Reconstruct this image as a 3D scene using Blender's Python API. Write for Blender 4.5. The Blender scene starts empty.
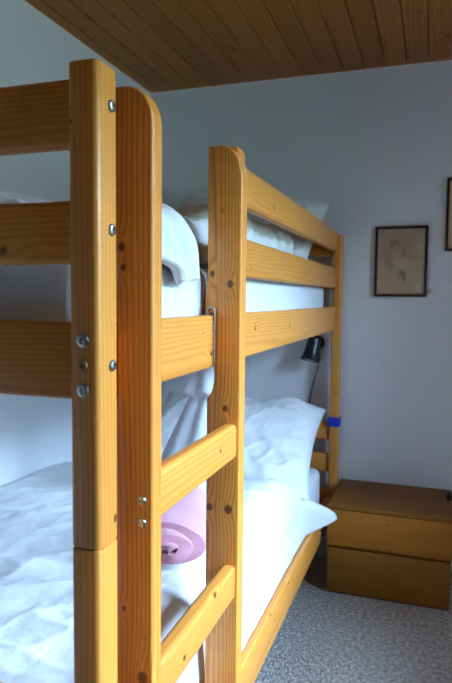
import bpy, bmesh, math, random
from mathutils import Vector, Matrix, noise
random.seed(7)
scene = bpy.context.scene
COL = scene.collection

# ------------------------------------------------------------------ camera
F_PX = 608.8
YAW, PITCH, ROLL = math.radians(18.788), math.radians(-4.073), math.radians(0.554)
CAM = Vector((0.3741, -0.6310, 1.1395))
fwd = Vector((-math.sin(YAW)*math.cos(PITCH), math.cos(YAW)*math.cos(PITCH), math.sin(PITCH)))
rt = Vector((math.cos(YAW), math.sin(YAW), 0.0))
up = rt.cross(fwd)
R = rt*math.cos(ROLL) + up*math.sin(ROLL)
U = -rt*math.sin(ROLL) + up*math.cos(ROLL)
cd = bpy.data.cameras.new('camera')
cam = bpy.data.objects.new('camera', cd); COL.objects.link(cam)
m = Matrix((R, U, -fwd)).transposed().to_4x4(); m.translation = CAM
cam.matrix_world = m
cd.sensor_fit = 'VERTICAL'; cd.sensor_height = 23.6; cd.lens = F_PX/683*23.6
cd.clip_start = 0.02
cd.dof.use_dof = True; cd.dof.focus_distance = 1.12; cd.dof.aperture_fstop = 4.5
scene.camera = cam

# ------------------------------------------------------------------ world: overcast sky over darker ground
w = bpy.data.worlds.new('sky'); scene.world = w; w.use_nodes = True
nt = w.node_tree; nt.nodes.clear()
tc = nt.nodes.new('ShaderNodeTexCoord'); sx = nt.nodes.new('ShaderNodeSeparateXYZ')
nt.links.new(tc.outputs['Generated'], sx.inputs[0])
cr = nt.nodes.new('ShaderNodeValToRGB')
# overcast sky: three times brighter at the zenith than at the horizon; dim ground below
cr.color_ramp.elements[0].position = 0.49; cr.color_ramp.elements[0].color = (0.09, 0.10, 0.09, 1)
cr.color_ramp.elements[1].position = 0.51; cr.color_ramp.elements[1].color = (0.20, 0.295, 0.40, 1)
e_ = cr.color_ramp.elements.new(0.75); e_.color = (0.355, 0.55, 0.80, 1)
e_ = cr.color_ramp.elements.new(1.0); e_.color = (0.53, 0.79, 1.12, 1)
mp = nt.nodes.new('ShaderNodeMapRange'); mp.inputs[1].default_value = -1; mp.inputs[2].default_value = 1
nt.links.new(sx.outputs[2], mp.inputs[0]); nt.links.new(mp.outputs[0], cr.inputs[0])
bg = nt.nodes.new('ShaderNodeBackground'); bg.inputs[1].default_value = 92.0
nt.links.new(cr.outputs[0], bg.inputs[0])
wo = nt.nodes.new('ShaderNodeOutputWorld'); nt.links.new(bg.outputs[0], wo.inputs[0])

# window opening in the right-hand wall: a portal lets Cycles sample the sky through it
ZFL = -0.014
XR, YF, YB, XL, ZC = 1.40, -1.55, 2.07, -0.935, 2.112
WY0, WY1, WZ0, WZ1 = -0.20, 1.15, 0.80, 1.98
pl = bpy.data.lights.new('window_portal', 'AREA'); pl.shape = 'RECTANGLE'
pl.size = WZ1-WZ0; pl.size_y = WY1-WY0; pl.cycles.is_portal = True
po = bpy.data.objects.new('window_portal', pl); COL.objects.link(po)
po.location = (XR+0.17, (WY0+WY1)/2, (WZ0+WZ1)/2); po.rotation_euler = (0, math.radians(90), 0)

vs = scene.view_settings
vs.view_transform = 'Standard'; vs.look = 'None'; vs.gamma = 1; vs.use_curve_mapping = False
vs.exposure = 0.0

# ------------------------------------------------------------------ helpers
def new_mat(name):
    mt = bpy.data.materials.new(name); mt.use_nodes = True
    n = mt.node_tree; b = n.nodes['Principled BSDF']
    return mt, n, b
def N(n, t, **kw):
    x = n.nodes.new(t)
    for k, v in kw.items(): setattr(x, k, v)
    return x
def mathn(n, op, a, b=None, c=None):
    x = N(n, 'ShaderNodeMath', operation=op)
    for i, v in enumerate((a, b, c)):
        if v is None: continue
        if isinstance(v, (int, float)): x.inputs[i].default_value = v
        else: n.links.new(v, x.inputs[i])
    return x.outputs[0]
def vmath(n, op, a, b=None):
    x = N(n, 'ShaderNodeVectorMath', operation=op)
    for i, v in enumerate((a, b)):
        if v is None: continue
        if isinstance(v, (tuple, list, Vector)): x.inputs[i].default_value = v
        else: n.links.new(v, x.inputs[i])
    return x
def mixc(n, fac, a, b, mode='MIX'):
    x = N(n, 'ShaderNodeMix', data_type='RGBA', blend_type=mode)
    for i, v in ((0, fac), (6, a), (7, b)):
        if isinstance(v, (int, float)): x.inputs[i].default_value = v
        elif isinstance(v, (tuple, list)): x.inputs[i].default_value = (*v[:3], 1)
        else: n.links.new(v, x.inputs[i])
    return x.outputs[2]
def ramp(n, fac, stops):
    x = N(n, 'ShaderNodeValToRGB'); e = x.color_ramp.elements
    while len(e) < len(stops): e.new(0.5)
    for i, (p, c) in enumerate(stops):
        e[i].position = p; e[i].color = (*c, 1) if len(c) == 3 else c
    n.links.new(fac, x.inputs[0]); return x.outputs[0]
def texn(n, vec, scale, detail=3, rough=0.5, dist=0.0):
    x = N(n, 'ShaderNodeTexNoise'); n.links.new(vec, x.inputs['Vector'])
    x.inputs['Scale'].default_value = scale; x.inputs['Detail'].default_value = detail
    x.inputs['Roughness'].default_value = rough; x.inputs['Distortion'].default_value = dist
    return x.outputs[0]
def bump(n, b, height, strength, dist=0.002):
    x = N(n, 'ShaderNodeBump'); x.inputs['Strength'].default_value = strength; x.inputs['Distance'].default_value = dist
    n.links.new(height, x.inputs['Height']); n.links.new(x.outputs[0], b.inputs['Normal'])

def wood(name, axis, light, dark, knots=(), freq=1050.0, rough=0.38, auto_knots=0.0, seed=0.0, coat=0.15, contrast=1.0):
    """lacquered pine: growth rings cut along the grain axis, knots with dark hearts"""
    mt, n, b = new_mat(name)
    co = N(n, 'ShaderNodeTexCoord').outputs['Object']
    oi = N(n, 'ShaderNodeObjectInfo')
    rnd = mathn(n, 'MULTIPLY_ADD', oi.outputs['Random'], 7.0, seed)
    off = N(n, 'ShaderNodeCombineXYZ')
    for i in range(3): n.links.new(rnd, off.inputs[i])
    sc = [1.0, 1.0, 1.0]; sc[axis] = 0.10
    p = vmath(n, 'MULTIPLY', co, sc).outputs[0]
    po_ = vmath(n, 'ADD', p, off.outputs[0]).outputs[0]
    warp = texn(n, po_, 9.0, 2, 0.5)
    fine = texn(n, po_, 220.0, 3, 0.6)
    # ring radius about a pith lying a little outside the board
    mask = [1.0, 1.0, 1.0]; mask[axis] = 0.0
    pith = [0.045, 0.06, 0.05]; pith[axis] = 0.0
    rr = vmath(n, 'LENGTH', vmath(n, 'ADD', vmath(n, 'MULTIPLY', co, mask).outputs[0], pith).outputs[0]).outputs['Value']
    phase = mathn(n, 'MULTIPLY', rr, freq)
    phase = mathn(n, 'ADD', phase, mathn(n, 'MULTIPLY', warp, 40.0))
    phase = mathn(n, 'ADD', phase, mathn(n, 'MULTIPLY', oi.outputs['Random'], 30.0))
    dark_k = None
    for (kx, ky, kz, kr) in knots:
        kr *= 0.85
        d = vmath(n, 'SUBTRACT', co, (kx, ky, kz)).outputs[0]
        s2 = [1.0, 1.0, 1.0]; s2[axis] = 0.42
        ds = vmath(n, 'LENGTH', vmath(n, 'MULTIPLY', d, s2).outputs[0]).outputs['Value']
        g = mathn(n, 'POWER', 2.718, mathn(n, 'MULTIPLY', mathn(n, 'POWER', mathn(n, 'DIVIDE', ds, kr*1.6), 2.0), -1.0))
        phase = mathn(n, 'ADD', phase, mathn(n, 'MULTIPLY', g, 9.0))
        s3 = [1.0, 1.0, 1.0]; s3[axis] = 0.8
        dk = vmath(n, 'LENGTH', vmath(n, 'MULTIPLY', d, s3).outputs[0]).outputs['Value']
        dk = mathn(n, 'ADD', dk, mathn(n, 'MULTIPLY', mathn(n, 'SUBTRACT', texn(n, co, 60.0, 2), 0.5), kr*0.9))
        k = N(n, 'ShaderNodeMapRange', interpolation_type='SMOOTHSTEP')
        k.inputs[1].default_value = kr*0.62; k.inputs[2].default_value = kr*1.1
        k.inputs[3].default_value = 1; k.inputs[4].default_value = 0
        n.links.new(dk, k.inputs[0])
        dark_k = k.outputs[0] if dark_k is None else mathn(n, 'MAXIMUM', dark_k, k.outputs[0])
    s = mathn(n, 'MULTIPLY_ADD', mathn(n, 'SINE', phase), 0.5, 0.5)
    s = mathn(n, 'POWER', s, 2.6)
    mid = tuple((a*0.62+c*0.38) for a, c in zip(light, dark))
    base = mixc(n, mathn(n, 'MULTIPLY', s, 0.6*contrast), light, dark)
    tone = texn(n, po_, 5.0, 2)
    base = mixc(n, mathn(n, 'MULTIPLY', tone, 0.35*contrast), base, mid)
    base = mixc(n, mathn(n, 'MULTIPLY', mathn(n, 'POWER', fine, 3.0), 0.8*contrast), base, dark)
    if auto_knots > 0:
        vo = N(n, 'ShaderNodeTexVoronoi')
        sk = [9.0, 9.0, 9.0]; sk[axis] = 4.2
        n.links.new(vmath(n, 'ADD', vmath(n, 'MULTIPLY', co, sk).outputs[0], off.outputs[0]).outputs[0], vo.inputs['Vector'])
        vo.inputs['Scale'].default_value = 1.0
        k = N(n, 'ShaderNodeMapRange', interpolation_type='SMOOTHSTEP')
        k.inputs[1].default_value = 0.03; k.inputs[2].default_value = 0.10*auto_knots
        k.inputs[3].default_value = 0.85; k.inputs[4].default_value = 0
        n.links.new(vo.outputs['Distance'], k.inputs[0])
        dark_k = k.outputs[0] if dark_k is None else mathn(n, 'MAXIMUM', dark_k, k.outputs[0])
    if dark_k is not None:
        base = mixc(n, mathn(n, 'MULTIPLY', dark_k, 0.92), base, (0.12, 0.034, 0.008))
    hv = mathn(n, 'MULTIPLY_ADD', oi.outputs['Random'], 0.22, 0.89)
    vv = N(n, 'ShaderNodeHueSaturation'); n.links.new(base, vv.inputs['Color']); n.links.new(hv, vv.inputs['Value'])
    n.links.new(vv.outputs[0], b.inputs['Base Color'])
    b.inputs['Roughness'].default_value = rough
    b.inputs['Coat Weight'].default_value = coat; b.inputs['Coat Roughness'].default_value = 0.3
    b.inputs['Specular IOR Level'].default_value = 0.35
    bump(n, b, fine, 0.08, 0.001)
    return mt

def plain(name, color, rough=0.5, metal=0.0, noise_amt=0.0, nscale=40.0, bump_s=0.0, bscale=200.0, bdist=0.002, sheen=0.0):
    mt, n, b = new_mat(name)
    co = N(n, 'ShaderNodeTexCoord').outputs['Object']
    if noise_amt:
        f = texn(n, co, nscale, 4, 0.6)
        c2 = tuple(x*(1-noise_amt) for x in color)
        n.links.new(mixc(n, f, color, c2), b.inputs['Base Color'])
    else: b.inputs['Base Color'].default_value = (*color, 1)
    b.inputs['Roughness'].default_value = rough; b.inputs['Metallic'].default_value = metal
    if sheen: b.inputs['Sheen Weight'].default_value = sheen
    if bump_s: bump(n, b, texn(n, co, bscale, 3, 0.6), bump_s, bdist)
    return mt

def link(name, mesh, mat, parent=None, loc=(0, 0, 0)):
    o = bpy.data.objects.new(name, mesh); COL.objects.link(o)
    if mat is not None and not mesh.materials: mesh.materials.append(mat)
    o.location = loc
    if parent is not None: o.parent = parent
    return o
WLOC = {}
def wloc(o): return WLOC.get(o.name, Vector((0, 0, 0)))
def obj(name, bm, mat, parent=None, smooth=False, angle=40):
    """bmesh in world coordinates -> ONE mesh object with its origin at its own centre"""
    vsx = [v.co for v in bm.verts]
    lo = Vector((min(v.x for v in vsx), min(v.y for v in vsx), min(v.z for v in vsx)))
    hi = Vector((max(v.x for v in vsx), max(v.y for v in vsx), max(v.z for v in vsx)))
    c = (lo+hi)/2
    bmesh.ops.translate(bm, verts=bm.verts, vec=-c)
    bmesh.ops.recalc_face_normals(bm, faces=bm.faces)
    me = bpy.data.meshes.new(name); bm.to_mesh(me); bm.free()
    if smooth:
        for p in me.polygons: p.use_smooth = True
        if angle < 180: me.set_sharp_from_angle(angle=math.radians(angle))
    pw = wloc(parent) if parent is not None else Vector((0, 0, 0))
    o = link(name, me, mat, parent, c-pw)
    WLOC[o.name] = c
    return o
def thing(name, label, cat, loc, group=None):
    o = bpy.data.objects.new(name, None); COL.objects.link(o)
    o.location = loc; o.empty_display_size = 0.1; WLOC[o.name] = Vector(loc)
    return tag(o, label, cat, group)
def tag(o, label, cat, group=None):
    o['label'] = label; o['category'] = cat
    if group: o['group'] = group
    return o
def struct(o): o['kind'] = 'structure'; return o

def box(bm, lo, hi, bevel=0.0, seg=2):
    r = bmesh.ops.create_cube(bm, size=1.0)
    vsx = r['verts']
    for v in vsx:
        v.co = Vector([lo[i] + (v.co[i]+0.5)*(hi[i]-lo[i]) for i in range(3)])
    if bevel:
        es = list({e for v in vsx for e in v.link_edges})
        bmesh.ops.bevel(bm, geom=es, offset=bevel, segments=seg, profile=0.5, affect='EDGES')
def bbox(lo, hi, bevel=0.0, seg=2):
    bm = bmesh.new(); box(bm, lo, hi, bevel, seg); return bm
def wbox(name, lo, hi, axis, parent, bevel=0.006, knots=(), seg=3, tone=None, **kw):
    c = [(a+b_)/2 for a, b_ in zip(lo, hi)]
    bm = bbox(lo, hi, bevel, seg)
    if knots or kw:
        mt = wood('pine_'+name, axis, LIGHT, DARK, [(k[0]-c[0], k[1]-c[1], k[2]-c[2], k[3]) for k in knots], **{'contrast': 0.65, **kw})
    else: mt = PINE[axis]
    return obj(name, bm, mt, parent, smooth=True, angle=35)
def extrude_profile(bm, pts, y0, y1, bevel=0.0, seg=2):
    """closed x-z outline pushed from y0 to y1"""
    a = [bm.verts.new((x, y0, z)) for x, z in pts]; b_ = [bm.verts.new((x, y1, z)) for x, z in pts]
    fa = bm.faces.new(a); fb = bm.faces.new(b_[::-1]); k = len(pts)
    for i in range(k): bm.faces.new((a[i], b_[i], b_[(i+1) % k], a[(i+1) % k]))
    bmesh.ops.recalc_face_normals(bm, faces=bm.faces)
    if bevel:
        es = [e for e in bm.edges if e in fa.edges[:] or e in fb.edges[:]]
        bmesh.ops.bevel(bm, geom=es, offset=bevel, segments=seg, profile=0.5, affect='EDGES')
def tube(bm, pts, rad, seg=10, closed=False):
    pts = [Vector(p) for p in pts]; rings = []
    n_ = len(pts)
    for i, p in enumerate(pts):
        a = pts[(i-1) % n_] if (i > 0 or closed) else p
        b_ = pts[(i+1) % n_] if (i < n_-1 or closed) else p
        t = (b_-a).normalized()
        s = t.cross(Vector((0.31, 0.17, 0.93))).normalized(); q = t.cross(s)
        r = rad(i/(n_-1)) if callable(rad) else rad
        rings.append([bm.verts.new(p + (s*math.cos(2*math.pi*k/seg)+q*math.sin(2*math.pi*k/seg))*r) for k in range(seg)])
    for i in range(n_ if closed else n_-1):
        A, B = rings[i], rings[(i+1) % n_]
        for k in range(seg): bm.faces.new((A[k], A[(k+1) % seg], B[(k+1) % seg], B[k]))
    if not closed:
        bm.faces.new(rings[0][::-1]); bm.faces.new(rings[-1])
def lathe(bm, c, axis, prof, seg=20):
    """prof: (distance along axis, radius)"""
    ax = Vector(axis).normalized(); s = ax.orthogonal().normalized(); q = ax.cross(s); c = Vector(c); rings = []
    for d, r in prof:
        rings.append([bm.verts.new(c+ax*d+(s*math.cos(2*math.pi*k/seg)+q*math.sin(2*math.pi*k/seg))*max(r, 1e-5)) for k in range(seg)])
    for A, B in zip(rings, rings[1:]):
        for k in range(seg): bm.faces.new((A[k], A[(k+1) % seg], B[(k+1) % seg], B[k]))
    bm.faces.new(rings[0][::-1]); bm.faces.new(rings[-1])
def fbm(x, y, z, o=3):
    v, a = 0.0, 1.0
    for _ in range(o):
        v += a*noise.noise(Vector((x, y, z))); a *= 0.5; x *= 2.03; y *= 2.03; z *= 2.03
    return v
def ridge(x, y, z): return (1-abs(noise.noise(Vector((x, y, z)))))**4
def sstep(a, b_, x):
    t = min(1, max(0, (x-a)/(b_-a))); return t*t*(3-2*t)

# ------------------------------------------------------------------ materials
LIGHT = (0.79, 0.325, 0.058); DARK = (0.42, 0.098, 0.009)
PINE = [wood('pine_grain_x', 0, LIGHT, DARK, contrast=0.75), wood('pine_grain_y', 1, LIGHT, DARK, contrast=0.65), wood('pine_grain_z', 2, LIGHT, DARK, contrast=0.65)]
CEIL = wood('ceiling_pine', 1, (0.45, 0.168, 0.031), (0.23, 0.063, 0.009), freq=700, rough=0.6, auto_knots=1.7, coat=0.0)
CHEST_L, CHEST_D = (0.27, 0.10, 0.009), (0.18, 0.06, 0.005)
CHESTX = wood('chest_wood_x', 0, CHEST_L, CHEST_D, freq=450, rough=0.6, contrast=0.6, coat=0.0)
STEEL = plain('bolt_steel', (0.48, 0.48, 0.46), 0.3, 1.0)
BRASS = plain('old_brass_plug', (0.30, 0.16, 0.06), 0.45, 0.6)
def cloth_mat(name, col, weave=900.0):
    mt, n, b = new_mat(name)
    co = N(n, 'ShaderNodeTexCoord').outputs['Object']
    b.inputs['Base Color'].default_value = (*col, 1); b.inputs['Roughness'].default_value = 0.85
    b.inputs['Sheen Weight'].default_value = 0.15; b.inputs['Specular IOR Level'].default_value = 0.2
    h = mathn(n, 'ADD', mathn(n, 'MULTIPLY', texn(n, co, 22.0, 4, 0.55, 0.6), 1.0), mathn(n, 'MULTIPLY', texn(n, co, weave, 1), 0.02))
    bump(n, b, h, 0.35, 0.012)
    return mt
LINEN = cloth_mat('white_linen', (0.69, 0.705, 0.73))
SHEET = cloth_mat('white_sheet', (0.65, 0.685, 0.73))
WALL, n, b = new_mat('white_wallpaper')
co = N(n, 'ShaderNodeTexCoord').outputs['Object']
n.links.new(mixc(n, texn(n, co, 3.0, 3), (0.80, 0.815, 0.86), (0.77, 0.785, 0.83)), b.inputs['Base Color'])
b.inputs['Roughness'].default_value = 0.85
sc1 = vmath(n, 'MULTIPLY', co, (1, 1, 0.35)).outputs[0]
bump(n, b, mathn(n, 'ADD', texn(n, co, 120, 4, 0.7), texn(n, sc1, 260, 2)), 0.35, 0.003)
CARPET, n, b = new_mat('loop_carpet')
co = N(n, 'ShaderNodeTexCoord').outputs['Object']
vo = N(n, 'ShaderNodeTexVoronoi'); n.links.new(co, vo.inputs['Vector']); vo.inputs['Scale'].default_value = 130
f1 = texn(n, co, 70, 3, 0.75); f2 = texn(n, co, 6, 2)
cc = ramp(n, f1, [(0.33, (0.22, 0.20, 0.185)), (0.5, (0.49, 0.455, 0.42)), (0.66, (0.82, 0.775, 0.715))])
cc = mixc(n, mathn(n, 'MULTIPLY', f2, 0.35), cc, (0.50, 0.47, 0.45))
n.links.new(cc, b.inputs['Base Color']); b.inputs['Roughness'].default_value = 0.95; b.inputs['Specular IOR Level'].default_value = 0.1
bump(n, b, mathn(n, 'ADD', mathn(n, 'MULTIPLY', vo.outputs['Distance'], -1.0), f1), 0.9, 0.006)
WHITE_PAINT = plain('white_paint', (0.78, 0.78, 0.76), 0.4)
BLACK = plain('black_plastic', (0.012, 0.012, 0.013), 0.35)
GLASS, n, b = new_mat('clear_pane')
tr = N(n, 'ShaderNodeBsdfTransparent'); gl = N(n, 'ShaderNodeBsdfGlossy'); gl.inputs['Roughness'].default_value = 0.03
fr = N(n, 'ShaderNodeFresnel'); fr.inputs[0].default_value = 1.45
mx = N(n, 'ShaderNodeMixShader'); n.links.new(fr.outputs[0], mx.inputs[0]); n.links.new(tr.outputs[0], mx.inputs[1]); n.links.new(gl.outputs[0], mx.inputs[2])
n.links.new(mx.outputs[0], n.nodes['Material Output'].inputs[0])

# ------------------------------------------------------------------ room shell
T = 0.12
struct(obj('floor', bbox((XL-T, YF-T, -0.1), (XR+T, YB+T, ZFL)), CARPET))
struct(obj('wall_left', bbox((XL-T, YF-T, ZFL), (XL, YB+T, ZC)), WALL))
struct(obj('wall_back', bbox((XL, YB, ZFL), (XR, YB+T, ZC)), WALL))
struct(obj('wall_front', bbox((XL, YF-T, ZFL), (XR, YF, ZC)), wood('added_dark_panelling', 2, (0.30, 0.13, 0.03), (0.18, 0.06, 0.012), freq=500, rough=0.6, coat=0.0)))  # unseen wall; dark panelling added to cut bounce light from behind the camera
bm = bmesh.new()
box(bm, (XR, YF-T, ZFL), (XR+T, WY0, ZC)); box(bm, (XR, WY1, ZFL), (XR+T, YB+T, ZC))
box(bm, (XR, WY0, ZFL), (XR+T, WY1, WZ0)); box(bm, (XR, WY0, WZ1), (XR+T, WY1, ZC))
struct(obj('wall_right', bm, WALL))
ceil = struct(obj('ceiling', bbox((XL-T, YF-T, ZC+0.012), (XR+T, YB+T, ZC+0.1)), CEIL))
# tongue-and-groove planks running the length of the room
PW = 0.0862
me = None; x = 0.3235
while x > XL+0.01: x -= PW
i = 0
while x < XR:
    lo, hi = max(x+0.0012, XL+0.0005), min(x+PW-0.0012, XR-0.0005)
    if hi-lo > 0.004:
        full = hi-lo > PW-0.003
        if full and me is not None:
            o = link('plank', me, None, ceil, Vector(((lo+hi)/2, (YF+YB)/2, ZC+0.006))-wloc(ceil))
        else:
            o = obj('plank', bbox((lo, YF+0.0005, ZC), (hi, YB-0.0005, ZC+0.012), 0.0035, 1), CEIL, ceil)
            if full: me = o.data
    x += PW
# window in the right wall (daylight source of the room)
bm = bmesh.new()
fx0, fx1 = XR+0.03, XR+0.09
for lo, hi in (((fx0, WY0, WZ0), (fx1, WY0+0.05, WZ1)), ((fx0, WY1-0.05, WZ0), (fx1, WY1, WZ1)),
               ((fx0, WY0+0.05, WZ0), (fx1, WY1-0.05, WZ0+0.05)), ((fx0, WY0+0.05, WZ1-0.05), (fx1, WY1-0.05, WZ1)),
               ((fx0, (WY0+WY1)/2-0.035, WZ0+0.05), (fx1, (WY0+WY1)/2+0.035, WZ1-0.05))):
    box(bm, lo, hi, 0.005)
win = struct(obj('window_1', bm, WHITE_PAINT))
ym = (WY0+WY1)/2
obj('pane', bbox((XR+0.058, WY0+0.05, WZ0+0.05), (XR+0.062, ym-0.035, WZ1-0.05)), GLASS, win)
obj('pane', bbox((XR+0.058, ym+0.035, WZ0+0.05), (XR+0.062, WY1-0.05, WZ1-0.05)), GLASS, win)
obj('window_sill', bbox((XR-0.06, WY0-0.04, WZ0-0.035), (XR+0.03, WY1+0.04, WZ0-0.001), 0.006), WHITE_PAINT, win)

# unseen green slope, added to block low sky light at the window
bm = bmesh.new(); g = []
for i in range(25):
    row = []
    for j in range(41):
        x = 9+i*4.0; y = -120+j*6.0
        row.append(bm.verts.new((x, y, -3.0+(x-9)*0.385*(1.0+0.10*noise.noise(Vector((y*0.03, x*0.03, 1.0))))+1.2*noise.noise(Vector((x*0.2, y*0.2, 4.0))))))
    g.append(row)
for i in range(24):
    for j in range(40): bm.faces.new((g[i][j], g[i+1][j], g[i+1][j+1], g[i][j+1]))
struct(obj('shade_hill', bm, plain('shade_hill_green', (0.045, 0.06, 0.03), 0.9, 0, 0.6, 0.4), None, True, 180))

# ------------------------------------------------------------------ bunk bed
BX0, BX1, BY0, BY1 = -0.925, 0.0, 0.0, 2.03
PWX, PDY = 0.0405, 0.049
ZS, ZT = 0.831, 1.414
bed = thing('bunk_bed', 'varnished pine bunk bed with two tiers standing along the left wall', 'bunk bed', (-0.46, 1.0, ZFL))
def bolt(c, nrm, parent, r=0.0075, mat=None):
    bm = bmesh.new(); nrm = Vector(nrm)
    lathe(bm, Vector(c), nrm, [(-0.002, r), (0.0015, r), (0.003, r*0.85), (0.0036, r*0.6), (0.0036, r*0.42), (0.002, r*0.38)], 16)
    return obj('bolt', bm, mat or STEEL, parent, True, 30)
def post(x0, y0, z0, z1, knots=(), name='post'):
    bm = bmesh.new()
    box(bm, (x0, y0, z0+0.0006), (x0+PWX, y0+PDY, z1-0.0006))
    es = [e for e in bm.edges if abs(e.verts[0].co.z-e.verts[1].co.z) > 0.1]
    bmesh.ops.bevel(bm, geom=es, offset=0.0075, segments=5, profile=0.5, affect='EDGES')
    es = [e for e in bm.edges if abs(e.verts[0].co.z-e.verts[1].co.z) < 1e-5 and len(e.link_faces) == 2 and
          abs(abs(e.link_faces[0].normal.z)-abs(e.link_faces[1].normal.z)) > 0.5]
    bmesh.ops.bevel(bm, geom=es, offset=0.0022, segments=2, profile=0.5, affect='EDGES')
    c = (x0+PWX/2, y0+PDY/2, (z0+z1)/2)
    mt = PINE[2] if not knots else wood('pine_post', 2, LIGHT, DARK, [(k[0]-c[0], k[1]-c[1], k[2]-c[2], k[3]) for k in knots], contrast=0.65)
    return obj(name, bm, mt, bed, True, 35)
yF = BY1-PDY
pf_l = post(-PWX, BY0, ZFL, ZS)
pf_u = post(-PWX, BY0, ZS, ZT, [(0, 0.040, 0.86, 0.006), (0.0, 0.047, 1.20, 0.006), (-0.036, 0.0, 1.345, 0.004)])
for (px, py) in ((BX0, BY0), (-PWX, yF), (BX0, yF)):
    k = [(px+0.03, py, 0.73, 0.006)] if px > -0.5 else ()
    post(px, py, ZFL, ZS, k); post(px, py, ZS, ZT)
for z in (1.368, 1.221, 1.055): bolt((0, 0.032, z), (1, 0, 0), pf_u)
bolt((-0.0205, 0, 1.087), (0, -1, 0), pf_u, 0.0085); bolt((-0.0205, 0, 1.027), (0, -1, 0), pf_u, 0.0085)
bolt((-0.0205, 0, 1.057), (0, -1, 0), pf_u, 0.007, BRASS)
xi0, xi1 = BX0+PWX, -PWX
# end rails: foot and head
RK = {1.180: [(-0.148, 0.012, 1.196, 0.011)], 1.011: [(-0.3, 0.012, 1.06, 0.012)]}
for z0, z1 in ((1.011, 1.108), (1.180, 1.257), (1.321, 1.402), (0.20, 0.30), (0.385, 0.465), (0.528, 0.602)):
    wbox('foot_rail', (xi0, 0.018, z0), (xi1, 0.044, z1), 0, bed, 0.007, RK.get(z0, ()))
    wbox('head_rail', (xi0, yF+0.012, z0), (xi1, yF+0.038, z1), 0, bed, 0.007)
# side rails
yr0, yr1 = BY0+PDY, yF
SKU = [(-0.020, 0.442, 1.035, 0.007), (-0.020, 0.74, 1.07, 0.007), (-0.020, 1.1, 1.06, 0.008), (-0.020, 0.40, 1.075, 0.003)]
SKL = [(-0.020, 0.755, 0.30, 0.008), (-0.020, 0.93, 0.28, 0.006), (-0.020, 0.97, 0.245, 0.006), (-0.020, 1.15, 0.27, 0.007), (-0.020, 1.21, 0.25, 0.006), (-0.020, 1.4, 0.27, 0.006)]
wbox('side_rail', (-0.046, yr0, 1.0075), (-0.020, yr1, 1.107), 1, bed, 0.006, SKU)
wbox('side_rail', (-0.046, yr0, 0.178), (-0.020, yr1, 0.282), 1, bed, 0.006, SKL)
wbox('side_rail', (BX0+0.006, yr0, 1.011), (BX0+0.032, yr1, 1.108), 1, bed, 0.006)
wbox('side_rail', (BX0+0.006, yr0, 0.200), (BX0+0.032, yr1, 0.302), 1, bed, 0.006)
# guard with its own short upright behind the ladder
GY = 0.500
bm = bmesh.new(); extrude_profile(bm, [(-0.0195, 1.03), (0.010, 1.03), (0.010, 1.424), (0.006, 1.431), (-0.0165, 1.431), (-0.0195, 1.425)], GY+0.002, GY+0.05, 0.004, 2)
obj('guard_upright', bm, PINE[2], bed, True, 35)
wbox('guard_rail', (-0.046, GY+0.004, 1.340), (-0.020, yr1, 1.425), 1, bed, 0.008, [(-0.020, 0.9, 1.37, 0.006), (-0.020, 1.5, 1.36, 0.007)])
wbox('guard_rail', (-0.046, GY+0.004, 1.186), (-0.020, yr1, 1.271), 1, bed, 0.008, [(-0.020, 0.70, 1.205, 0.004), (-0.020, 1.3, 1.22, 0.006)])
# slats under both mattresses
sl = None
for zz in (1.03, 0.245):
    wbox('slat_ledge', (-0.070, yr0, zz-0.02), (-0.0465, yr1, zz), 1, bed, 0.002, seg=1)
    wbox('slat_ledge', (BX0+0.0325, yr0, zz-0.02), (BX0+0.056, yr1, zz), 1, bed, 0.002, seg=1)
    for i in range(11):
        y = 0.10+i*0.177
        if sl is None:
            o = wbox('slat', (BX0+0.034, y, zz+0.0005), (-0.048, y+0.06, zz+0.0145), 0, bed, 0.002, seg=1); sl = o
        else:
            link('slat', sl.data, None, bed, Vector(((BX0-0.014)/2, y+0.03, zz+0.0075))-wloc(bed))

# ------------------------------------------------------------------ ladder
ladder = thing('ladder', 'pine bunk ladder with flat rungs hooked on the side of the bunk bed', 'ladder', (0.0, 0.27, ZFL))
SX = 0.033
def stile(y0, th, xin, xnotch, ztop, knots=(), xc0=-0.010, zc1=1.358, rounded=True):
    pts = [(-0.0185, ZFL), (SX, ZFL)]
    # rounded outer shoulder at the top
    pts.append((SX, zc1))
    for k in range(1, 9):
        a = k/9*math.pi/2
        pts.append((xc0+(SX-xc0)*math.cos(a)**0.85, zc1+(ztop-zc1)*math.sin(a)**1.0))
    pts += [(xc0, ztop), (xin, ztop)]
    # notch that sits over the bed rail, rounded underneath
    if rounded:
        pts += [(xin, 1.17), (xin-0.004, 1.125), (xin-0.004, 1.112), (xnotch, 1.110), (xnotch, 1.00)]
        for k in range(1, 6):
            a = k/6*math.pi/2
            pts.append((xnotch+(xin-xnotch)*(1-math.cos(a)), 1.00-0.05*math.sin(a)))
        pts.append((xin, 0.945))
    else:
        pts += [(xin, 1.1078), (xnotch, 1.1078), (xnotch, 1.0067), (xin, 1.0067)]
    pts += [(xin, 0.300), (-0.0185, 0.285)]
    bm = bmesh.new(); extrude_profile(bm, pts, y0, y0+th, 0.004, 3)
    c = ((xin-0.004+SX)/2, y0+th/2, (ztop+ZFL)/2)
    mt = wood('pine_stile', 2, LIGHT, DARK, [(k[0]-c[0], k[1]-c[1], k[2]-c[2], k[3]) for k in knots], freq=1150, seed=y0*3, contrast=1.2)
    return obj('stile', bm, mt, ladder, True, 35)
S1Y, S1T, S2Y, S2T = 0.078, 0.031, 0.4545, 0.037
st1 = stile(S1Y, S1T, -0.034, -0.0185, 1.408, rounded=False, knots=[(-0.013, S1Y, 1.205, 0.006), (0.016, S1Y, 0.628, 0.010), (-0.011, S1Y, 1.178, 0.005), (-0.011, S1Y, 0.72, 0.004)])
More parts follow.
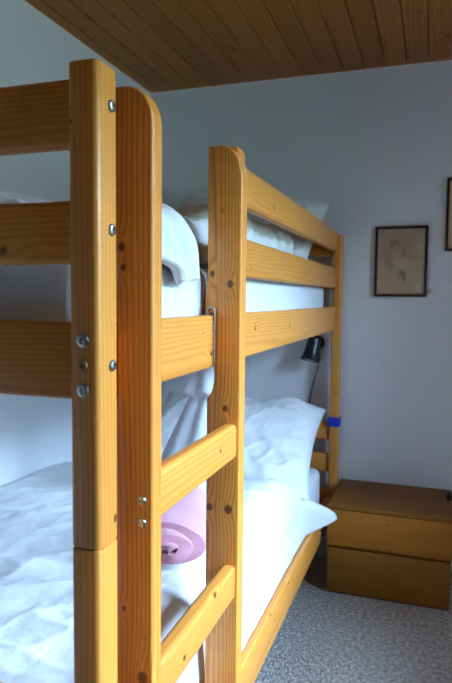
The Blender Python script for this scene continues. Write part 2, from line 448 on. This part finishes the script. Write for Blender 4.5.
st2 = stile(S2Y, S2T, -0.034, -0.0185, 1.422, [(0.012, S2Y, 1.166, 0.008), (-0.024, S2Y, 1.185, 0.007), (-0.006, S2Y, 1.302, 0.0025), (0.012, S2Y, 0.735, 0.010), (-0.026, S2Y, 0.735, 0.008), (0.004, S2Y, 0.93, 0.006), (-0.026, S2Y, 0.515, 0.003)])
for i, zt in enumerate((0.9025, 0.6275, 0.3525)):
    zb = zt-0.0665
    kn = [(0.029, 0.36, zt-0.03, 0.005)] if i == 0 else [(0.029, 0.34, zt-0.006, 0.007), (0.029, 0.2, zt-0.04, 0.006)]
    wbox('rung', (0.001, S1Y+S1T-0.001, zb), (0.029, S2Y+0.001, zt), 1, ladder, 0.009, kn, seg=4)
    for z in (zt-0.03, zt-0.06):
        bolt((0.018, S1Y, z+0.0), (0, -1, 0), st1, 0.0065)
# metal hook over the bed rail at the far stile
bm = bmesh.new()
cy = S2Y-0.004
pts = [(-0.0170, cy, 1.00+0.112*k/6) for k in range(7)]
pts += [(-0.0245+0.0075*math.cos(a), cy, 1.114+0.008*math.sin(a)) for a in [math.pi*k/12 for k in range(1, 13)]]
pts += [(-0.032, cy, 1.1105)]
tube(bm, pts, 0.0016, 8)
obj('hook', bm, STEEL, ladder, True, 180)

# ------------------------------------------------------------------ mattresses
def mattress(z0, z1, label, x1=-0.049, y1=1.86):
    bm = bbox((BX0+0.037, 0.052, z0), (x1, y1, z1), 0.03, 4)
    return tag(obj('mattress', bm, SHEET, None, True, 180), label, 'mattress')
mattress(1.0455, 1.200, 'white-sheeted mattress on the upper bunk behind the guard rails')
mattress(0.2605, 0.440, 'white-sheeted mattress on the lower bunk under the big duvet')

# ------------------------------------------------------------------ bedding
def drape(name, rows, cols, section, y_of, disp, mat, thick=0.018):
    """cloth laid over a mattress: each row is a cross-section from the wall, over the edge, to the hem"""
    bm = bmesh.new(); g = []
    for j in range(rows+1):
        v = j/rows; line = []
        for i in range(cols+1):
            u = i/cols
            x, z, nx, nz = section(u, v)
            y = y_of(u, v)
            dx, dy, dz = disp(u, v, x, y, z, nx, nz)
            line.append(bm.verts.new((x+dx, y+dy, z+dz)))
        g.append(line)
    for j in range(rows):
        for i in range(cols):
            bm.faces.new((g[j][i], g[j][i+1], g[j+1][i+1], g[j+1][i]))
    # second skin underneath gives the cloth its thickness
    bm.normal_update()
    vsx = [v for l in g for v in l]
    sgn = -1 if g[rows//2][cols//4].normal.z > 0 else 1
    low = [[bm.verts.new(v.co+v.normal*sgn*thick) for v in l] for l in g]
    for j in range(rows):
        for i in range(cols):
            bm.faces.new((low[j][i], low[j+1][i], low[j+1][i+1], low[j][i+1]))
    for j in range(rows):
        for a in (0, cols): bm.faces.new((g[j][a], g[j+1][a], low[j+1][a], low[j][a]))
    for i in range(cols):
        for a in (0, rows): bm.faces.new((g[a][i], g[a][i+1], low[a][i+1], low[a][i]))
    return obj(name, bm, mat, None, True, 180)
def section_fn(xw, par):
    """par(v) -> ztop, xe, r, zhem ; arc-length walk"""
    def f(u, v):
        zt, xe, r, zh, xh = par(v)
        top = (xe-r)-xw; arc = r*math.pi/2; side = max(0.001, (zt-r)-zh)
        s = u*(top+arc+side)
        if s < top: return xw+s, zt, 0.0, 1.0
        s -= top
        if s < arc:
            a = s/r
            return xe-r+r*math.sin(a), zt-r+r*math.cos(a), math.sin(a), math.cos(a)
        s -= arc
        return xe+(xh-xe)*s/side, zt-r-s, 1.0, 0.0
    return f
# lower duvet
def lp(v): return 0.532+0.008*math.sin(v*5), -0.050, 0.085, 0.288, -0.036
def ly(u, v):
    y1 = 1.33+0.26*sstep(0.70, 1.0, u)+0.02*math.sin(u*7)
    return 0.055+v*(y1-0.055)
def ld(u, v, x, y, z, nx, nz):
    h = 0.012*fbm(x*3+2, y*2.4, 3.1) + 0.012*ridge(x*2+y*2.2, y*7-x*2, 1.7) + 0.006*ridge(x*7-y*2, y*4+1, 5.2) + 0.006*ridge(x*3+y*6, y*13, 9.2) + 0.002*ridge(x*21-y*6, y*17+x*5, 2.9)
    edge = sstep(0, 0.04, u)
    h *= edge*(0.35+0.65*sstep(1.0, 0.9, u))
    tail = sstep(0.91, 1.0, v)*sstep(0.80, 1.0, u)
    head = sstep(0.93, 1.0, v)*(1-sstep(0.55, 0.85, u))
    return -nx*h*0.5+0.095*tail**1.5, 0.0, nz*h-0.035*head-0.0*tail+0.035*tail**2
lower = tag(drape('duvet', 220, 160, section_fn(-0.928, lp), ly, ld, LINEN),
            'large white duvet spread over the lower bunk with one corner sticking out', 'duvet')
# upper duvet
def upar(v):
    y = 0.07+v*1.31
    flap = 1-sstep(0.36, 0.47, y)
    return 1.228+0.066*sstep(0.05, 0.32, y)+0.062*sstep(0.5, 0.9, y), -0.090+0.060*flap, 0.050, 1.212, -0.085+0.060*flap
def uyf(u, v): return 0.07+v*1.31
def udp(u, v, x, y, z, nx, nz):
    h = 0.018*fbm(x*4, y*3.2+4, 8.1)+0.014*ridge(x*6+y*3, y*6, 2.2)+0.012*ridge(x*3+z*9, y*17+z*8, 6.6)+0.006*ridge(x*22, y*25+z*16, 1.1)
    hump = 0.008*math.sin(min(1, u*1.3)*math.pi)
    flap = math.exp(-((y-0.33)/0.075)**2)*sstep(0.80, 1.0, u)
    e = sstep(0, 0.05, u)
    fl = (1-sstep(0.36, 0.47, y))*sstep(0.62, 0.8, u)
    return nx*h*0.8+0.010*flap-0.008*nx+0.007*fl*math.sin(y*58+z*30+2.5*noise.noise(Vector((y*9, z*9, 0)))), 0, (nz*h+hump*nz)*e-0.045*flap
tag(drape('duvet', 190, 140, section_fn(-0.925, upar), uyf, udp, LINEN),
    'white duvet heaped on the upper bunk, one corner drooping over the mattress side', 'duvet')

def pillow(name, label, W, Lh, Th, mtx, seed, mat, zmin):
    bm = bmesh.new(); nu, nv = 84, 70; tops = []; bots = []
    for s in (1, -1):
        g = []
        for j in range(nv+1):
            row = []
            for i in range(nu+1):
                a = -1+2*i/nu; c = -1+2*j/nv
                px = a*W/2*(1-0.07*(1-abs(a))*0-0.06*(1-c*c)*abs(a)**3+0.02*abs(a*c)**4)
                py = c*Lh/2*(1-0.07*(1-a*a)*abs(c)**3)
                e = max(0, (1-abs(a)**3.4))*max(0, (1-abs(c)**3.0))
                h = Th/2*e**0.42
                wr = (0.014*fbm(px*5+seed, py*5, s*2.0)+0.012*ridge(px*4+seed, py*9+px*3, s+seed)+0.007*ridge(px*10-py*5, py*6, seed)+0.006*ridge(px*16+py*9, py*19-px*7, seed+3))*min(1, e*3)
                edge_wave = 0.008*math.sin(px*22+seed)*(1-e)
                row.append(bm.verts.new((px, py, s*(h+wr*0.8)+edge_wave)))
            g.append(row)
        for j in range(nv):
            for i in range(nu):
                q = (g[j][i], g[j][i+1], g[j+1][i+1], g[j+1][i])
                bm.faces.new(q if s > 0 else q[::-1])
    bmesh.ops.remove_doubles(bm, verts=bm.verts, dist=0.0004)
    bmesh.ops.transform(bm, matrix=mtx, verts=bm.verts)
    for v in bm.verts:
        if v.co.z < zmin: v.co.z = zmin+0.0005*noise.noise(v.co*40)
    o = obj(name, bm, mat, None, True, 180)
    return tag(o, label, 'pillow')
def lean(c, ang, yawz=0.0, roll=0.0):
    return Matrix.Translation(c) @ Matrix.Rotation(yawz, 4, 'Z') @ Matrix.Rotation(roll, 4, 'Y') @ Matrix.Rotation(ang, 4, 'X')
pillow('pillow', 'plump white pillow propped against the head of the lower bunk', 0.70, 0.58, 0.19,
       lean((-0.385, 1.66, 0.560), math.radians(26), math.radians(5), math.radians(2.5)), 3.3, LINEN, 0.4425)
pillow('pillow', 'white pillow propped at the wall end of the upper bunk, peeking over the guard rail', 0.62, 0.48, 0.20,
       lean((-0.364, 1.68, 1.372), math.radians(42), 0.0, math.radians(4)), 7.9, LINEN, 1.2025)

# pink towel rolled up on the lower duvet
PINK = plain('pink_terry', (0.86, 0.38, 0.49), 0.95, 0, 0.22, 160, 1.0, 420, 0.006, sheen=0.4)
bm = bmesh.new(); rows = 14; turns = 2.2; n_s = 80
ctr = Vector((-0.142, 0.522, 0.601)); axd = Vector((-0.11, 0.26, 0.014)); side = Vector((axd.y, -axd.x, 0)).normalized()
outer = []; inner = []
def sp(a, rr): return math.cos(a)*rr*1.7, math.sin(a)*rr*0.92
g = [[], []]
for r_ in range(rows+1):
    t = r_/rows; L0, L1 = [], []
    for k in range(n_s+1):
        a = k/n_s*turns*2*math.pi
        rad = (0.005+0.046*k/n_s)*(1-0.18*(1-sstep(0, 0.15, t)))
        wob = 1+0.13*noise.noise(Vector((math.cos(a)*1.1, math.sin(a)*1.1, t*3.0)))
        endb = (0.007*math.sin(a*1.7)-0.030*(k/n_s)**2)*(1-sstep(0, 0.3, t))
        for rr, Ls in ((rad*wob+0.0098, L0), (rad*wob-0.0085, L1)):
            sx_, sz_ = sp(a+0.6, rr)
            Ls.append(bm.verts.new(ctr+axd*t+side*sx_+Vector((0, 0, max(sz_, -0.05)))-axd.normalized()*endb))
    g[0].append(L0); g[1].append(L1)
for q in (0, 1):
    for r_ in range(rows):
        for k in range(n_s):
            f = (g[q][r_][k], g[q][r_][k+1], g[q][r_+1][k+1], g[q][r_+1][k])
            bm.faces.new(f)
for r_ in (0, rows):
    for k in range(n_s): bm.faces.new((g[0][r_][k], g[0][r_][k+1], g[1][r_][k+1], g[1][r_][k]))
for k in (0, n_s):
    for r_ in range(rows): bm.faces.new((g[0][r_][k], g[0][r_+1][k], g[1][r_+1][k], g[1][r_][k]))
tag(obj('towel', bm, PINK, None, True, 60), 'pink terry towel rolled up on the lower bunk beside the ladder', 'towel')

# white gathered cloth hanging under the upper bunk
bm = bmesh.new(); seg = 72
prof = [(0.562, 0.133), (0.60, 0.125), (0.687, 0.106), (0.76, 0.086), (0.82, 0.068), (0.85, 0.058), (0.858, 0.062), (0.866, 0.088), (0.876, 0.090), (0.90, 0.078), (0.95, 0.068), (1.008, 0.060)]
rings = []
cyy = 1.03
for z, r_ in prof:
    ring = []; cxx = -0.292+0.056*sstep(0.5, 0.95, z)
    for k in range(seg):
        a = 2*math.pi*k/seg
        fold = 1+0.05*math.sin(a*9+z*3)+0.04*math.sin(a*5+1.3)
        ring.append(bm.verts.new((cxx+math.cos(a)*r_*fold, cyy+math.sin(a)*r_*0.75*fold, z+0.004*math.sin(a*7))))
    rings.append(ring)
for A, B in zip(rings, rings[1:]):
    for k in range(seg): bm.faces.new((A[k], A[(k+1) % seg], B[(k+1) % seg], B[k]))
bm.faces.new(rings[-1])
tag(obj('hanging_cloth', bm, SHEET, None, True, 180), 'white gathered cloth hanging under the upper bunk behind the ladder', 'cloth')

# ------------------------------------------------------------------ reading lamp on the back wall
lamp = thing('reading_lamp', 'small black wall spotlight above the lower pillow', 'lamp', (-0.112, YB, 0.92))
bm = bmesh.new(); lathe(bm, (-0.112, YB-0.0005, 0.945), (0, -1, 0), [(0, 0.032), (0.012, 0.032), (0.018, 0.026)], 24)
obj('wall_plate', bm, BLACK, lamp, True, 30)
bm = bmesh.new(); tube(bm, [(-0.112, YB-0.015, 0.945), (-0.112, YB-0.035, 0.945), (-0.114, 2.015, 0.94)], 0.006, 8)
obj('arm', bm, BLACK, lamp, True, 60)
ax = Vector((-0.15, -0.22, -0.96)).normalized(); c0 = Vector((-0.114, 2.008, 0.968))
bm = bmesh.new()
lathe(bm, c0, ax, [(0, 0.026), (0.003, 0.029), (0.05, 0.032), (0.078, 0.036), (0.100, 0.046), (0.1005, 0.043), (0.078, 0.033), (0.05, 0.029)], 28)
shade = obj('lamp_shade', bm, BLACK, lamp, True, 40)
bm = bmesh.new(); lathe(bm, c0+ax*0.055, ax, [(0, 0.012), (0.01, 0.02), (0.03, 0.029), (0.042, 0.026), (0.047, 0.0)], 20)
obj('bulb', bm, plain('frosted_bulb', (0.75, 0.75, 0.72), 0.3), lamp, True, 60)
bm = bmesh.new()
tube(bm, [(-0.098, 2.045, 0.93), (-0.097, 2.052, 0.885), (-0.103, 2.056, 0.85), (-0.117, 2.06, 0.80), (-0.130, 2.062, 0.75), (-0.140, 2.063, 0.70), (-0.146, 2.063, 0.62)], 0.0026, 8)
obj('cord', bm, plain('dark_cord', (0.05, 0.055, 0.06), 0.5), lamp, True, 180)

# blue strap round the far post
BLUE = plain('blue_webbing', (0.012, 0.045, 0.55), 0.7, 0, 0.2, 300, 0.5, 600)
bm = bmesh.new(); z0, z1 = 0.590, 0.631; e = 0.0012; t_ = 0.003
px0, px1, py0, py1 = -PWX-e, e, yF-e, BY1+e
box(bm, (px0-t_, py0-t_, z0), (px1+t_, py0, z1), 0.001, 1); box(bm, (px0-t_, py1, z0), (px1+t_, py1+t_, z1), 0.001, 1)
box(bm, (px0-t_, py0, z0), (px0, py1, z1), 0.001, 1); box(bm, (px1, py0, z0), (px1+t_, py1, z1), 0.001, 1)
box(bm, (-0.012, py0-t_-0.006, z0+0.002), (0.010, py0-t_, z1-0.002), 0.002, 2)
tag(obj('strap', bm, BLUE), 'bright blue strap fastened round the bed post beside the lower pillow', 'strap')

# ------------------------------------------------------------------ bedside chest
chest = thing('bedside_chest', 'low brown wooden chest with two handleless drawers at the back wall', 'chest', (0.235, 1.88, ZFL))
CX0, CX1, CY0, CY1, CZ = 0.006, 0.468, 1.70, 2.066, 0.341
bm = bmesh.new()
box(bm, (CX0+0.004, CY0+0.022, ZFL), (CX1-0.004, CY1, CZ-0.0185), 0.002, 1)
obj('body', bm, CHESTX, chest, True, 35)
obj('top', bbox((CX0, CY0+0.001, CZ-0.018), (CX1, CY1, CZ), 0.005, 3), CHESTX, chest, True, 35)
kn = [(0.235, CY0, 0.285, 0.005), (0.36, CY0, 0.262, 0.004), (0.20, CY0, 0.19, 0.003)]
cc_ = ((CX0+CX1)/2, CY0+0.01, 0.25)
km = wood('chest_front', 0, (0.41, 0.16, 0.013), (0.28, 0.092, 0.007), [(a-cc_[0], b_-cc_[1], c-cc_[2], r_) for a, b_, c, r_ in kn], freq=420, rough=0.6, contrast=0.6, coat=0.0)
obj('drawer', bbox((CX0, CY0, 0.180), (CX1, CY0+0.0215, CZ-0.0188), 0.004, 3), km, chest, True, 35)
obj('drawer', bbox((CX0+0.002, CY0+0.003, ZFL+0.006), (CX1-0.003, CY0+0.0215, 0.168), 0.004, 3), CHESTX, chest, True, 35)
obj('plinth', bbox((CX0+0.01, CY0+0.012, ZFL), (CX1-0.01, CY0+0.0215, ZFL+0.0055)), BLACK, chest)
clock = thing('black_box', 'small black box on the right end of the bedside chest', 'box', (0.482-0.045, 2.0, CZ))
clock.location = (0.4565, 1.93, CZ); WLOC[clock.name] = Vector((0.4565, 1.93, CZ))
clk = obj('case', bbox((0.4455, 1.905, CZ+0.0005), (0.4675, 1.96, CZ+0.026), 0.005, 3), BLACK, clock, True, 40)
obj('lid', bbox((0.4475, 1.907, CZ+0.0265), (0.4655, 1.958, CZ+0.031), 0.0018, 2), BLACK, clock, True, 40)

# ------------------------------------------------------------------ framed drawings on the back wall
FRAME = wood('dark_frame_wood', 2, (0.045, 0.016, 0.010), (0.02, 0.008, 0.006), freq=900, rough=0.35)
def sketch_mat(name, blobs, W, H):
    mt, n, b = new_mat(name)
    co = N(n, 'ShaderNodeTexCoord').outputs['Object']
    nz = texn(n, co, 26, 4, 0.65)
    base = mixc(n, nz, (0.98, 0.84, 0.63), (0.93, 0.78, 0.57))
    jit = vmath(n, 'SCALE', vmath(n, 'SUBTRACT', N_noise_col(n, co, 30), (0.5, 0.5, 0.5)).outputs[0]); jit.inputs['Scale'].default_value = 0.02
    pj = vmath(n, 'ADD', co, jit.outputs[0]).outputs[0]
    for (cx, cz, rx, rz, rot, col, a) in blobs:
        d = vmath(n, 'SUBTRACT', pj, (cx, 0, cz)).outputs[0]
        vr = N(n, 'ShaderNodeVectorRotate', rotation_type='Y_AXIS'); vr.inputs['Angle'].default_value = rot
        n.links.new(d, vr.inputs['Vector'])
        l = vmath(n, 'LENGTH', vmath(n, 'MULTIPLY', vr.outputs[0], (1/rx, 0, 1/rz)).outputs[0]).outputs['Value']
        k = N(n, 'ShaderNodeMapRange', interpolation_type='SMOOTHSTEP')
        k.inputs[1].default_value = 0.55; k.inputs[2].default_value = 1.25; k.inputs[3].default_value = a; k.inputs[4].default_value = 0
        n.links.new(l, k.inputs[0])
        base = mixc(n, k.outputs[0], base, col)
    n.links.new(base, b.inputs['Base Color']); b.inputs['Roughness'].default_value = 0.8
    return mt
def N_noise_col(n, vec, scale):
    x = N(n, 'ShaderNodeTexNoise'); n.links.new(vec, x.inputs['Vector']); x.inputs['Scale'].default_value = scale
    return x.outputs['Color']
SEP, PALE, DK = (0.55, 0.35, 0.22), (0.98, 0.90, 0.74), (0.26, 0.13, 0.07)
BL1 = [(-0.01, 0.03, 0.075, 0.075, 0.2, (0.80, 0.66, 0.50), 0.6), (0.03, 0.09, 0.06, 0.04, 0.5, (0.76, 0.62, 0.47), 0.5),
       (-0.03, 0.072, 0.020, 0.018, 0, SEP, 0.55), (-0.018, 0.04, 0.02, 0.03, 0.3, PALE, 0.6),
       (0.0, -0.012, 0.062, 0.030, 0.15, PALE, 0.85), (0.012, 0.036, 0.004, 0.03, 0.35, SEP, 0.5),
       (0.012, -0.062, 0.007, 0.030, 0.1, DK, 0.5), (-0.001, -0.055, 0.006, 0.024, -0.2, SEP, 0.6), (-0.045, -0.01, 0.02, 0.03, 0.6, SEP, 0.3)]
BL2 = [(-0.02, 0.03, 0.07, 0.09, 0.1, (0.52, 0.40, 0.29), 0.6), (0.0, -0.03, 0.05, 0.04, 0.2, PALE, 0.7), (0.01, -0.08, 0.01, 0.03, 0, SEP, 0.6)]
def picture(x0, x1, z0, z1, label, blobs):
    t = thing('framed_picture', label, 'picture', ((x0+x1)/2, YB, z0), 'framed drawings on the back wall')
    ya, yb_ = YB-0.018, YB-0.0008; fw = 0.012
    for lo, hi in (((x0, ya, z0), (x0+fw, yb_, z1)), ((x1-fw, ya, z0), (x1, yb_, z1)),
                   ((x0+fw, ya, z0), (x1-fw, yb_, z0+fw)), ((x0+fw, ya, z1-fw), (x1-fw, yb_, z1))):
        obj('frame_bar', bbox(lo, hi, 0.002, 2), FRAME, t, True, 35)
    obj('print', bbox((x0+fw, YB-0.008, z0+fw), (x1-fw, YB-0.004, z1-fw)), sketch_mat('sepia_sketch', blobs, x1-x0, z1-z0), t)
    obj('pane', bbox((x0+fw, YB-0.0115, z0+fw), (x1-fw, YB-0.0095, z1-fw)), GLASS, t)
picture(0.128, 0.343, 1.152, 1.450, 'dark-framed sepia figure drawing hung above the bedside chest', BL1)
picture(0.409, 0.624, 1.341, 1.640, 'dark-framed picture cut off by the right edge, hung higher than its neighbour', BL2)
